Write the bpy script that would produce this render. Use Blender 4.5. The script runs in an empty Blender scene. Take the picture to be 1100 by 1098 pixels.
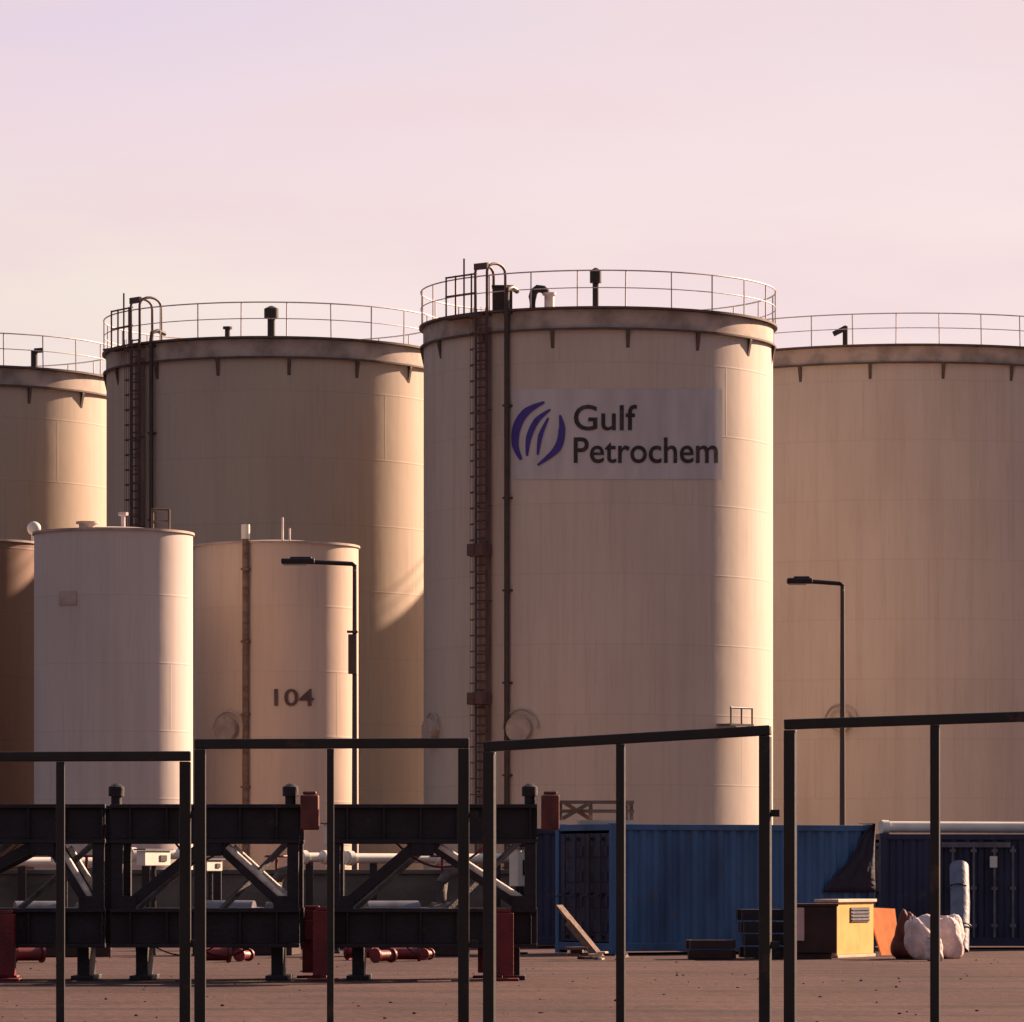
import bpy, bmesh, math, random
from mathutils import Vector, Matrix
random.seed(7)
R_ = math.radians
C = bpy.context.scene.collection
S = bpy.context.scene

# ------------------------------------------------------------ camera, sky, sun
F, CX, HY, EYE = 5000.0, 550.0, 939.0, 1.6
def P(px, py, D):                      # photo pixel at depth D -> world point
    return Vector(((px-CX)*D/F, D, EYE+(HY-py)*D/F))
cam = bpy.data.cameras.new('camera'); co = bpy.data.objects.new('camera', cam); C.objects.link(co)
co.location = (0, 0, EYE); co.rotation_euler = (R_(90), 0, 0)
cam.sensor_width = 36; cam.sensor_fit = 'HORIZONTAL'; cam.lens = F/1100*36
cam.shift_y = (HY-549)/1100; cam.clip_start = 1; cam.clip_end = 9000
S.camera = co
SUN_EL, SUN_AZ = 24.0, 129.0           # azimuth measured from the camera-facing side towards the right
sd = Vector((math.sin(R_(SUN_AZ))*math.cos(R_(SUN_EL)), -math.cos(R_(SUN_AZ))*math.cos(R_(SUN_EL)), math.sin(R_(SUN_EL))))
sun = bpy.data.lights.new('sun', 'SUN'); so = bpy.data.objects.new('sun', sun); C.objects.link(so)
sun.energy = 4.6; sun.angle = R_(0.6); sun.color = (1.0, 0.665, 0.45)
so.rotation_euler = (-sd).to_track_quat('-Z', 'Y').to_euler(); so.location = (60, 60, 60)
W = bpy.data.worlds.new('World'); S.world = W; W.use_nodes = True
nt = W.node_tree; nt.nodes.clear()
def N(t, **k):
    n = nt.nodes.new(t)
    for a, b in k.items(): setattr(n, a, b)
    return n
out = N('ShaderNodeOutputWorld'); bg = N('ShaderNodeBackground'); nt.links.new(bg.outputs[0], out.inputs[0])
sky = N('ShaderNodeTexSky', sky_type='NISHITA'); sky.sun_disc = False
sky.sun_elevation = R_(SUN_EL); sky.sun_rotation = math.atan2(sd.x, sd.y); sky.dust_density = 4.0
tc = N('ShaderNodeTexCoord')
def dot(v):
    d = N('ShaderNodeVectorMath', operation='DOT_PRODUCT'); nt.links.new(tc.outputs['Generated'], d.inputs[0]); d.inputs[1].default_value = v
    return d.outputs['Value']
def mrange(v, a, b):
    m = N('ShaderNodeMapRange'); m.interpolation_type = 'SMOOTHSTEP'
    nt.links.new(v, m.inputs[0]); m.inputs[1].default_value = a; m.inputs[2].default_value = b
    return m.outputs[0]
def mix(f, a, b):
    m = N('ShaderNodeMix', data_type='RGBA')
    for s, v in ((0, f), (6, a), (7, b)):
        if hasattr(v, 'is_output') or isinstance(v, bpy.types.NodeSocket): nt.links.new(v, m.inputs[s])
        else: m.inputs[s].default_value = v
    return m.outputs[2]
def rgb(r, g, b): return (r, g, b, 1)
def srgb(r, g, b):
    f = lambda c: (c/255/12.92 if c/255 <= .04045 else ((c/255+.055)/1.055)**2.4)
    return (f(r), f(g), f(b), 1)
# high thin overcast, bright and pink towards the sun, dim mauve behind the viewer
EXPO = 1.5; g = 2**-EXPO
def sk(r, g_, b): c = srgb(r, g_, b); return (c[0]*g, c[1]*g, c[2]*g, 1)
low = mix(mrange(dot((1, 0, 0)), -0.12, 0.0), sk(248, 233, 222), sk(251, 230, 229))
high = mix(mrange(dot((1, 0, 0)), -0.12, 0.05), sk(232, 214, 232), sk(238, 220, 227))
mid = mix(mrange(dot((1, 0, 0)), -0.10, 0.06), sk(242, 221, 229), sk(247, 226, 229))
front = mix(mrange(dot((0, 0, 1)), 0.128, 0.160), low, mid)
front = mix(mrange(dot((0, 0, 1)), 0.155, 0.187), front, high)
mp = N('ShaderNodeMapping'); mp.inputs['Scale'].default_value = (9, 9, 42); nt.links.new(tc.outputs['Generated'], mp.inputs[0])
nz = N('ShaderNodeTexNoise'); nz.inputs['Scale'].default_value = 1.0; nz.inputs['Detail'].default_value = 4; nt.links.new(mp.outputs[0], nz.inputs[0])
front = mix(mrange(nz.outputs[0], 0.35, 0.75), front, sk(243, 219, 223))
back = mix(mrange(dot((0, 0, 1)), -0.05, 0.8), rgb(0.058, 0.049, 0.052), rgb(0.100, 0.098, 0.125))
grad = mix(mrange(dot((0.25, 0.968, 0.0)), 0.45, 0.965), back, front)
sc = N('ShaderNodeMix', data_type='RGBA', blend_type='MULTIPLY'); sc.inputs[0].default_value = 1
nt.links.new(sky.outputs[0], sc.inputs[6]); sc.inputs[7].default_value = (0.05, 0.045, 0.045, 1)
nt.links.new(mix(0.94, sc.outputs[2], grad), bg.inputs[0]); bg.inputs[1].default_value = 1.0
S.view_settings.view_transform = 'Standard'; S.view_settings.look = 'None'
S.view_settings.exposure = EXPO; S.view_settings.gamma = 1
S.render.engine = 'CYCLES'; S.cycles.max_bounces = 8; S.cycles.diffuse_bounces = 5

# ------------------------------------------------------------ materials
def mat(name, col, rough=0.6, metal=0.0, var=0.25, scale=(1, 1, 1), detail=6, bump=0.0, bscale=20, col2=None, lo=0.4, hi=0.7, spec=0.4, rust=0.0):
    m = bpy.data.materials.new(name); m.use_nodes = True; t = m.node_tree; b = t.nodes['Principled BSDF']
    tc = t.nodes.new('ShaderNodeTexCoord'); mp = t.nodes.new('ShaderNodeMapping'); mp.inputs['Scale'].default_value = scale
    t.links.new(tc.outputs['Object'], mp.inputs[0])
    n = t.nodes.new('ShaderNodeTexNoise'); n.inputs['Detail'].default_value = detail; n.inputs['Scale'].default_value = 1
    t.links.new(mp.outputs[0], n.inputs[0])
    r = t.nodes.new('ShaderNodeMapRange'); t.links.new(n.outputs[0], r.inputs[0]); r.inputs[1].default_value = lo; r.inputs[2].default_value = hi
    x = t.nodes.new('ShaderNodeMix'); x.data_type = 'RGBA'; t.links.new(r.outputs[0], x.inputs[0])
    x.inputs[6].default_value = (*col, 1); x.inputs[7].default_value = (*(col2 or [c*(1-var) for c in col]), 1)
    cc = x.outputs[2]
    if rust:
        n3 = t.nodes.new('ShaderNodeTexNoise'); n3.inputs['Scale'].default_value = 2.3; n3.inputs['Detail'].default_value = 9; n3.inputs['Roughness'].default_value = .65
        t.links.new(tc.outputs['Object'], n3.inputs[0])
        r3 = t.nodes.new('ShaderNodeMapRange'); t.links.new(n3.outputs[0], r3.inputs[0]); r3.inputs[1].default_value = .60; r3.inputs[2].default_value = .68; r3.inputs[4].default_value = rust
        x3 = t.nodes.new('ShaderNodeMix'); x3.data_type = 'RGBA'; t.links.new(r3.outputs[0], x3.inputs[0]); t.links.new(cc, x3.inputs[6]); x3.inputs[7].default_value = (.13, .065, .04, 1); cc = x3.outputs[2]
    t.links.new(cc, b.inputs['Base Color'])
    b.inputs['Roughness'].default_value = rough; b.inputs['Metallic'].default_value = metal; b.inputs['Specular IOR Level'].default_value = spec
    if bump:
        n2 = t.nodes.new('ShaderNodeTexNoise'); n2.inputs['Scale'].default_value = bscale; n2.inputs['Detail'].default_value = 5
        t.links.new(tc.outputs['Object'], n2.inputs[0])
        bp = t.nodes.new('ShaderNodeBump'); bp.inputs['Strength'].default_value = bump; bp.inputs['Distance'].default_value = 0.05
        t.links.new(n2.outputs[0], bp.inputs['Height']); t.links.new(bp.outputs[0], b.inputs['Normal'])
    return m

def shell_mat(name, col, dirt, R, course=2.2, seam=0.9):
    """painted plate: vertical run-off streaks, plate-to-plate tone changes, weld seams"""
    m = bpy.data.materials.new(name); m.use_nodes = True; t = m.node_tree; L = t.links.new; b = t.nodes['Principled BSDF']
    def n(k, **kw):
        o = t.nodes.new(k)
        for a, v in kw.items(): setattr(o, a, v)
        return o
    def math_(op, a, c=None):
        o = n('ShaderNodeMath', operation=op)
        for i, v in enumerate((a, c)):
            if v is None: continue
            if isinstance(v, bpy.types.NodeSocket): L(v, o.inputs[i])
            else: o.inputs[i].default_value = v
        return o.outputs[0]
    def noise(src, sc, det=5):
        mp = n('ShaderNodeMapping'); mp.inputs['Scale'].default_value = sc; L(src, mp.inputs[0])
        o = n('ShaderNodeTexNoise'); o.inputs['Scale'].default_value = 1; o.inputs['Detail'].default_value = det; L(mp.outputs[0], o.inputs[0]); return o.outputs[0]
    def mr(v, a, c, lo=0, hi=1):
        o = n('ShaderNodeMapRange'); L(v, o.inputs[0]); o.inputs[1].default_value = a; o.inputs[2].default_value = c
        o.inputs[3].default_value = lo; o.inputs[4].default_value = hi; return o.outputs[0]
    def mx(f, a, c):
        o = n('ShaderNodeMix', data_type='RGBA')
        if isinstance(f, bpy.types.NodeSocket): L(f, o.inputs[0])
        else: o.inputs[0].default_value = f
        for i, v in ((6, a), (7, c)):
            if isinstance(v, bpy.types.NodeSocket): L(v, o.inputs[i])
            else: o.inputs[i].default_value = v
        return o.outputs[2]
    tc = n('ShaderNodeTexCoord'); ob = tc.outputs['Object']
    sp = n('ShaderNodeSeparateXYZ'); L(ob, sp.inputs[0])
    ang = math_('ARCTAN2', sp.outputs[0], sp.outputs[1])
    arc = math_('MULTIPLY', ang, R)
    row = math_('FLOOR', math_('DIVIDE', sp.outputs[2], course))
    fz = math_('FRACT', math_('DIVIDE', sp.outputs[2], course))
    u = math_('ADD', math_('DIVIDE', arc, 5.6), math_('MULTIPLY', row, 0.37))
    fu = math_('FRACT', u)
    dz = math_('MULTIPLY', math_('MINIMUM', fz, math_('SUBTRACT', 1.0, fz)), course)
    du = math_('MULTIPLY', math_('MINIMUM', fu, math_('SUBTRACT', 1.0, fu)), 5.6)
    seamv = mr(math_('MINIMUM', dz, du), 0.0, 0.035, 1, 0)
    wn = n('ShaderNodeTexWhiteNoise', noise_dimensions='2D'); cb = n('ShaderNodeCombineXYZ'); L(math_('FLOOR', u), cb.inputs[0]); L(row, cb.inputs[1]); L(cb.outputs[0], wn.inputs[0])
    c = mx(mr(wn.outputs[0], 0, 1, 0, 0.10), (*col, 1), (*dirt, 1))
    streak = noise(ob, (3.2, 3.2, 0.10)); blotch = noise(ob, (0.5, 0.5, 0.22), 4); fine = noise(ob, (14, 14, 0.7), 3)
    c = mx(mr(streak, 0.48, 0.8, 0, 0.40), c, (*dirt, 1))
    c = mx(mr(blotch, 0.45, 0.75, 0, 0.30), c, (*dirt, 1))
    c = mx(mr(fine, 0.56, 0.78, 0, 0.22), c, (dirt[0]*.75, dirt[1]*.6, dirt[2]*.5, 1))
    c = mx(math_('MULTIPLY', seamv, 0.16*seam), c, (dirt[0]*.6, dirt[1]*.5, dirt[2]*.45, 1))
    L(c, b.inputs['Base Color']); b.inputs['Roughness'].default_value = 0.55; b.inputs['Specular IOR Level'].default_value = 0.3
    bp = n('ShaderNodeBump'); bp.inputs['Strength'].default_value = 0.35; bp.inputs['Distance'].default_value = 0.03
    hgt = math_('ADD', math_('MULTIPLY', seamv, 0.3), math_('MULTIPLY', noise(ob, (1.1, 1.1, 0.8), 2), 0.8)); L(hgt, bp.inputs['Height']); L(bp.outputs[0], b.inputs['Normal'])
    return m

M = {}
M['shell'] = shell_mat('cream_tank_paint', (0.62, 0.545, 0.48), (0.42, 0.34, 0.28), 5.7)
M['shell_old'] = shell_mat('yellowed_tank_paint', (0.55, 0.46, 0.37), (0.40, 0.325, 0.27), 5.7)
M['shell_small'] = shell_mat('pale_tank_paint', (0.65, 0.58, 0.545), (0.44, 0.38, 0.35), 2.2, 1.8, 0.5)
M['shell_tan'] = shell_mat('warm_tank_paint', (0.67, 0.53, 0.425), (0.47, 0.36, 0.29), 2.2, 1.8, 0.5)
M['shell_rust'] = shell_mat('orange_brown_tank_paint', (0.22, 0.125, 0.085), (0.15, 0.085, 0.06), 2.2, 1.8, 0.5)
M['roof'] = mat('tank_roof_paint', (0.52, 0.46, 0.42), 0.7, var=.4, scale=(.6, .6, .6))
M['girder'] = mat('weathered_girder_paint', (0.52, 0.43, 0.375), 0.65, var=.45, scale=(1.5, 1.5, 1.5))
M['dark_edge'] = mat('rusty_edge_steel', (0.13, 0.095, 0.085), 0.7, var=.4, scale=(3, 3, 3))
M['ladder'] = mat('red_oxide_ladder_steel', (0.14, 0.082, 0.075), 0.6, var=.35, scale=(2, 2, 2))
M['ladder_plate'] = mat('red_brown_backing_plate', (0.36, 0.25, 0.225), 0.7, var=.4, scale=(2, 2, .5))
M['pipe'] = mat('brown_pipe_paint', (0.07, 0.045, 0.04), 0.55, var=.35, scale=(2, 2, 2))
M['rail'] = mat('galvanised_rail', (0.70, 0.62, 0.62), 0.5, 0.2, var=.3, scale=(3, 3, 3))
M['black'] = mat('dark_vent_steel', (0.022, 0.018, 0.02), 0.6, var=.3, scale=(4, 4, 4))
M['sign'] = mat('bluish_white_sign_paint', (0.57, 0.55, 0.57), 0.6, var=.22, scale=(1.6, 1.6, .35))
M['letter'] = mat('sign_black_paint', (0.030, 0.022, 0.028), 0.6, col2=(.10, .085, .09), scale=(4, 4, 4), lo=.5, hi=.85)
M['emblem'] = mat('sign_indigo_paint', (0.065, 0.04, 0.30), 0.5, var=.25, scale=(5, 5, 5))
M['fence'] = mat('black_painted_fence_steel', (0.022, 0.018, 0.017), 0.42, 0.1, var=.4, scale=(5, 5, 1.5), bump=.08, bscale=9, spec=.5, rust=.45)
M['truss'] = mat('dark_truss_steel', (0.022, 0.016, 0.022), 0.55, var=.5, scale=(3, 3, 3), bump=.2, bscale=14, rust=.4)
M['truss_brace'] = mat('scuffed_grey_brace_steel', (0.12, 0.105, 0.10), 0.6, var=.7, scale=(5, 5, 5), bump=.2, bscale=25)
M['sunlit_edge'] = mat('pale_sunlit_edge', (0.78, 0.70, 0.62), 0.6, var=.5, scale=(7, 7, 7), bump=.2, bscale=25)  # pale colour for the added sunlit brace edges
M['red'] = mat('faded_red_steel', (0.20, 0.020, 0.026), 0.5, var=.5, scale=(4, 4, 2.5), bump=.2, bscale=25)
M['redbrown'] = mat('faded_red_brown_steel', (0.17, 0.045, 0.038), 0.6, var=.5, scale=(4, 4, 2.5), rust=.6)
M['blue'] = mat('blue_container_paint', (0.052, 0.145, 0.32), 0.5, var=.55, scale=(1.4, 1.4, .35), lo=.42, hi=.75, bump=.25, bscale=2.5, rust=.55)
M['navy'] = mat('navy_paint_and_door_shade', (0.030, 0.035, 0.080), 0.5, var=.5, scale=(1.4, 1.4, .4), bump=.25, bscale=2.5, rust=.5)
M['steelgrey'] = mat('dull_grey_steel', (0.16, 0.16, 0.19), 0.45, 0.3, var=.4, scale=(4, 4, 4))
M['white'] = mat('white_pipe_paint', (0.80, 0.76, 0.68), 0.5, var=.2, scale=(2, 2, 2))
M['conc'] = mat('bund_wall_concrete', (0.16, 0.135, 0.12), 0.85, var=.55, scale=(.5, .5, 1.2), bump=.4, bscale=6)
M['lamp'] = mat('lamp_post_paint', (0.10, 0.075, 0.07), 0.55, var=.3, scale=(3, 3, 1))
M['lampdark'] = mat('lamp_arm_paint', (0.03, 0.02, 0.024), 0.55, var=.3, scale=(3, 3, 1))
M['glass'] = mat('lamp_lens', (0.35, 0.33, 0.30), 0.2, var=.1)
M['timber'] = mat('weathered_timber', (0.23, 0.15, 0.11), 0.8, var=.5, scale=(2, 9, 9), bump=.3, bscale=20)
M['pale_timber'] = mat('pale_sawn_timber', (0.62, 0.50, 0.40), 0.8, var=.25, scale=(2, 9, 9))
M['yellow'] = mat('yellow_cabinet_paint', (0.80, 0.49, 0.18), 0.8, spec=.1, var=.18, scale=(3, 3, 3))
M['orange'] = mat('orange_sheet_paint', (0.55, 0.20, 0.085), 0.95, spec=.05, var=.25, scale=(4, 4, 4))
M['brown'] = mat('dark_brown_skid_paint', (0.05, 0.020, 0.018), 0.6, var=.4, scale=(3, 3, 3))
M['pink'] = mat('pinkish_board_paint', (0.70, 0.48, 0.45), 0.7, var=.2, scale=(3, 3, 3))
M['bag'] = mat('white_woven_bag', (0.74, 0.62, 0.62), 0.85, var=.25, scale=(6, 6, 6), bump=.7, bscale=9)
M['maroon'] = mat('maroon_tarp', (0.12, 0.028, 0.024), 0.7, var=.4, scale=(5, 5, 5), bump=.5, bscale=10)
M['tarp'] = mat('greyish_blue_tarp', (0.14, 0.15, 0.22), 0.6, var=.35, scale=(4, 4, 2), bump=.5, bscale=6)
M['sheet_shade'] = mat('dark_navy_shade', (0.022, 0.020, 0.045), 0.6, var=.4, scale=(3, 3, 2), bump=.5, bscale=5)  # shadow colour for the sheet on the blue container
M['stone'] = mat('rubble_stone', (0.30, 0.22, 0.18), 0.9, var=.5, scale=(9, 9, 9))

def ground_mat():
    m = bpy.data.materials.new('packed_pinkish_sand'); m.use_nodes = True; t = m.node_tree; L = t.links.new; b = t.nodes['Principled BSDF']
    tc = t.nodes.new('ShaderNodeTexCoord')
    def noise(sc, det=6):
        mp = t.nodes.new('ShaderNodeMapping'); mp.inputs['Scale'].default_value = sc; L(tc.outputs['Object'], mp.inputs[0])
        o = t.nodes.new('ShaderNodeTexNoise'); o.inputs['Scale'].default_value = 1; o.inputs['Detail'].default_value = det; L(mp.outputs[0], o.inputs[0]); return o.outputs[0]
    def mx(v, lo, hi, a, c):
        r = t.nodes.new('ShaderNodeMapRange'); L(v, r.inputs[0]); r.inputs[1].default_value = lo; r.inputs[2].default_value = hi
        o = t.nodes.new('ShaderNodeMix'); o.data_type = 'RGBA'; L(r.outputs[0], o.inputs[0])
        for i, q in ((6, a), (7, c)):
            if isinstance(q, bpy.types.NodeSocket): L(q, o.inputs[i])
            else: o.inputs[i].default_value = (*q, 1)
        return o.outputs[2]
    c = mx(noise((.25, .10, 1)), .35, .68, (0.078, 0.046, 0.046), (0.104, 0.064, 0.061))
    c = mx(noise((.12, .45, 1), 4), .52, .66, c, (0.056, 0.038, 0.038))
    c = mx(noise((.9, .5, 1)), .55, .78, c, (0.050, 0.035, 0.033))
    c = mx(noise((6, 6, 6), 3), .60, .80, c, (0.12, 0.09, 0.08))
    sp = t.nodes.new('ShaderNodeSeparateXYZ'); L(tc.outputs['Object'], sp.inputs[0])
    wob = noise((.05, .02, 1), 2)
    for y0, sl, ww in ((56, .03, .20), (58, .03, .20), (63.5, -.05, .22), (65.4, -.05, .22), (72, .12, .25), (74, .12, .25), (80, .02, .3), (82.2, .02, .3), (52.5, -.02, .2)):
        a1 = t.nodes.new('ShaderNodeMath'); a1.operation = 'MULTIPLY_ADD'; L(sp.outputs[0], a1.inputs[0]); a1.inputs[1].default_value = sl; a1.inputs[2].default_value = y0-3
        a2 = t.nodes.new('ShaderNodeMath'); a2.operation = 'MULTIPLY_ADD'; L(wob, a2.inputs[0]); a2.inputs[1].default_value = 6; L(a1.outputs[0], a2.inputs[2])
        a3 = t.nodes.new('ShaderNodeMath'); a3.operation = 'SUBTRACT'; L(sp.outputs[1], a3.inputs[0]); L(a2.outputs[0], a3.inputs[1])
        a4 = t.nodes.new('ShaderNodeMath'); a4.operation = 'ABSOLUTE'; L(a3.outputs[0], a4.inputs[0])
        rr = t.nodes.new('ShaderNodeMapRange'); L(a4.outputs[0], rr.inputs[0]); rr.inputs[1].default_value = ww*.6; rr.inputs[2].default_value = ww*1.6; rr.inputs[3].default_value = .42; rr.inputs[4].default_value = 0
        m5 = t.nodes.new('ShaderNodeMath'); m5.operation = 'MULTIPLY'; L(rr.outputs[0], m5.inputs[0]); L(noise((.6, 2, 1), 4), m5.inputs[1])
        o = t.nodes.new('ShaderNodeMix'); o.data_type = 'RGBA'; L(m5.outputs[0], o.inputs[0]); L(c, o.inputs[6]); o.inputs[7].default_value = (.022, .013, .012, 1); c = o.outputs[2]
    L(c, b.inputs['Base Color']); b.inputs['Roughness'].default_value = 0.95; b.inputs['Specular IOR Level'].default_value = 0.1
    bp = t.nodes.new('ShaderNodeBump'); bp.inputs['Strength'].default_value = 0.6; bp.inputs['Distance'].default_value = 0.08
    L(noise((5, 5, 5), 8), bp.inputs['Height']); L(bp.outputs[0], b.inputs['Normal'])
    return m
M['ground'] = ground_mat()

# ------------------------------------------------------------ mesh helpers
def box(bm, c, s, rz=0, mtx=None):
    vs = bmesh.ops.create_cube(bm, size=1)['verts']
    m = Matrix.Translation(Vector(c)) @ Matrix.Rotation(rz, 4, 'Z') @ Matrix.Diagonal((s[0], s[1], s[2], 1))
    if mtx: m = mtx @ m
    bmesh.ops.transform(bm, matrix=m, verts=vs)
def bar(bm, a, b, w, h=None):
    """rectangular bar from a to b, w across, h up"""
    a, b = Vector(a), Vector(b); d = b-a; L = d.length; h = h or w
    q = d.to_track_quat('X', 'Z').to_matrix().to_4x4()
    vs = bmesh.ops.create_cube(bm, size=1)['verts']
    bmesh.ops.transform(bm, matrix=Matrix.Translation((a+b)/2) @ q @ Matrix.Diagonal((L, w, h, 1)), verts=vs)
def rod(bm, a, b, r, r2=None, seg=10):
    a, b = Vector(a), Vector(b); d = b-a
    vs = bmesh.ops.create_cone(bm, cap_ends=True, segments=seg, radius1=r, radius2=(r if r2 is None else r2), depth=d.length)['verts']
    bmesh.ops.transform(bm, matrix=Matrix.Translation((a+b)/2) @ d.to_track_quat('Z', 'Y').to_matrix().to_4x4(), verts=vs)
def tube(bm, pts, r, seg=8):
    pts = [Vector(p) for p in pts]; rings = []
    for i, p in enumerate(pts):
        d = (pts[min(i+1, len(pts)-1)]-pts[max(i-1, 0)]).normalized()
        q = d.to_track_quat('Z', 'Y')
        rings.append([bm.verts.new(p + q @ Vector((math.cos(k*2*math.pi/seg)*r, math.sin(k*2*math.pi/seg)*r, 0))) for k in range(seg)])
    for a, b in zip(rings, rings[1:]):
        for k in range(seg): bm.faces.new((a[k], a[(k+1) % seg], b[(k+1) % seg], b[k]))
    bm.faces.new(rings[0][::-1]); bm.faces.new(rings[-1])
def lathe(bm, prof, seg=96, closed=False):
    cols = []
    for k in range(seg):
        a = 2*math.pi*k/seg
        cols.append([bm.verts.new((r*math.sin(a), -r*math.cos(a), z)) for r, z in prof])
    n = len(prof)
    for k in range(seg):
        A, B = cols[k], cols[(k+1) % seg]
        for j in range(n if closed else n-1):
            bm.faces.new((A[j], B[j], B[(j+1) % n], A[(j+1) % n]))
def ob(name, bm, m, parent=None, smooth=False, bevel=0, sharp=35):
    me = bpy.data.meshes.new(name); bmesh.ops.recalc_face_normals(bm, faces=bm.faces[:]); bm.to_mesh(me); bm.free()
    o = bpy.data.objects.new(name, me); C.objects.link(o); me.materials.append(M[m] if isinstance(m, str) else m)
    if parent: o.parent = parent
    if smooth:
        me.shade_smooth()
        me.set_sharp_from_angle(angle=R_(sharp))
    if bevel:
        b = o.modifiers.new('bevel', 'BEVEL'); b.width = bevel; b.segments = 2; b.limit_method = 'ANGLE'
    return o
def BM(): return bmesh.new()
def thing(name, label, cat, loc=(0, 0, 0), rz=0, group=None):
    o = bpy.data.objects.new(name, None); C.objects.link(o); o.location = loc; o.rotation_euler = (0, 0, rz); o.empty_display_size = .3
    o['label'] = label; o['category'] = cat
    if group: o['group'] = group
    return o
def tag(o, label, cat, group=None, kind=None):
    if label: o['label'] = label; o['category'] = cat
    if group: o['group'] = group
    if kind: o['kind'] = kind
    return o
def cyl(R, th, z, dr=0):
    return Vector(((R+dr)*math.sin(th), -(R+dr)*math.cos(th), z))

# ------------------------------------------------------------ ground
b = BM()
xs = [-4000, -400, -60, -20, 20, 60, 400, 4000]; ys = [-400, 0, 40, 60, 80, 100, 120, 200, 600, 5000]
gv = [[b.verts.new((x, y, 0)) for x in xs] for y in ys]
for j in range(len(ys)-1):
    for i in range(len(xs)-1): b.faces.new((gv[j][i], gv[j][i+1], gv[j+1][i+1], gv[j+1][i]))
tag(ob('ground', b, 'ground'), None, None, kind='structure')
# loose stones on the yard
b = BM()
for i in range(260):
    y = random.uniform(46, 100); x = random.uniform(-.13, .13)*y
    r = random.choice((.008, .012, .015, .018, .026))
    vs = bmesh.ops.create_icosphere(b, subdivisions=1, radius=r)['verts']
    bmesh.ops.transform(b, matrix=Matrix.Translation((x, y, r*.3)) @ Matrix.Rotation(random.uniform(0, 6), 4, 'Z') @ Matrix.Diagonal((random.uniform(.8, 1.6), 1, random.uniform(.4, .8), 1)), verts=vs)
tag(ob('gravel', b, 'ground'), 'loose stones scattered over the packed sand yard', 'gravel', kind='stuff')

# ------------------------------------------------------------ bund wall
wl = thing('concrete_wall', 'low grey concrete wall running in front of the tank bases', 'wall', (0, 106, 0))
b = BM(); box(b, (5, 0, .80), (130, .3, 1.6)); ob('wall_body', b, 'conc', wl)
b = BM(); box(b, (5, 0, 1.65), (130.1, .42, .1)); ob('coping', b, 'conc', wl, bevel=.01)

# ------------------------------------------------------------ tanks
def ladder(root, R, th, z0, z1, clamps=(), cage=True):
    b = BM(); out = .24; hw = .22
    t = Vector((math.cos(th), math.sin(th), 0)); nrm = Vector((math.sin(th), -math.cos(th), 0))
    def q(u, v, z): return nrm*(R+v)+t*u+Vector((0, 0, z))
    for s in (-1, 1): bar(b, q(s*hw, out, z0), q(s*hw, out, z1), .11, .09)
    z = z0+.2
    while z < z1: rod(b, q(-hw, out, z), q(hw, out, z), .026, seg=6); z += .28
    z = z0+1
    while z < z1:
        for s in (-1, 1): bar(b, q(s*hw, -.01, z), q(s*hw, out, z), .04)
        z += 3
    L = ob('ladder', b, 'ladder', root)
    b = BM(); box(b, q(0, .06, (z0+z1)/2-.3), (.50, .02, z1-z0-.6), th); ob('back_plate', b, 'ladder_plate', L)
    if cage:
        b = BM(); z = z0+2.4
        angs = [R_(a) for a in range(-90, 91, 22)]
        while z < z1+.05:
            tube(b, [q(math.sin(a)*.33*1.0, out+.02+math.cos(a)*.34, z) for a in angs], .02, 6); z += .5
        for a in angs[::2]: bar(b, q(math.sin(a)*.33, out+.02+math.cos(a)*.34, z0+2.4), q(math.sin(a)*.33, out+.02+math.cos(a)*.34, z1), .06, .012)
        ob('cage', b, 'ladder', L)
    for zc in clamps:
        b = BM(); box(b, q(0, out+.1, zc), (.62, .5, .38), th); ob('clamp', b, 'ladder', L, bevel=.02)
    return L
def manhole(root, R, th, z, r=.42, m='girder'):
    b = BM(); n = cyl(1, th, 0)
    p = cyl(R, th, z)
    rod(b, p-n*.02, p+n*.22, r*.86, seg=24); rod(b, p+n*.22, p+n*.29, r, seg=24)
    for k in range(12):
        a = k*math.pi/6; t = Vector((math.cos(th), math.sin(th), 0))
        c = p+t*math.cos(a)*r*.9+Vector((0, 0, math.sin(a)*r*.9)); rod(b, c+n*.29, c+n*.33, .025, seg=6)
    o = ob('manhole', b, m, root, smooth=True)
    b = BM(); tube(b, [p+Vector((math.cos(th)*math.cos(a)*r*1.45, math.sin(th)*math.cos(a)*r*1.45, math.sin(a)*r*1.45))+n*.10 for a in [k*math.pi/10 for k in range(11)]], .035, 8)
    ob('arch_plate', b, m, o, smooth=True)
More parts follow.
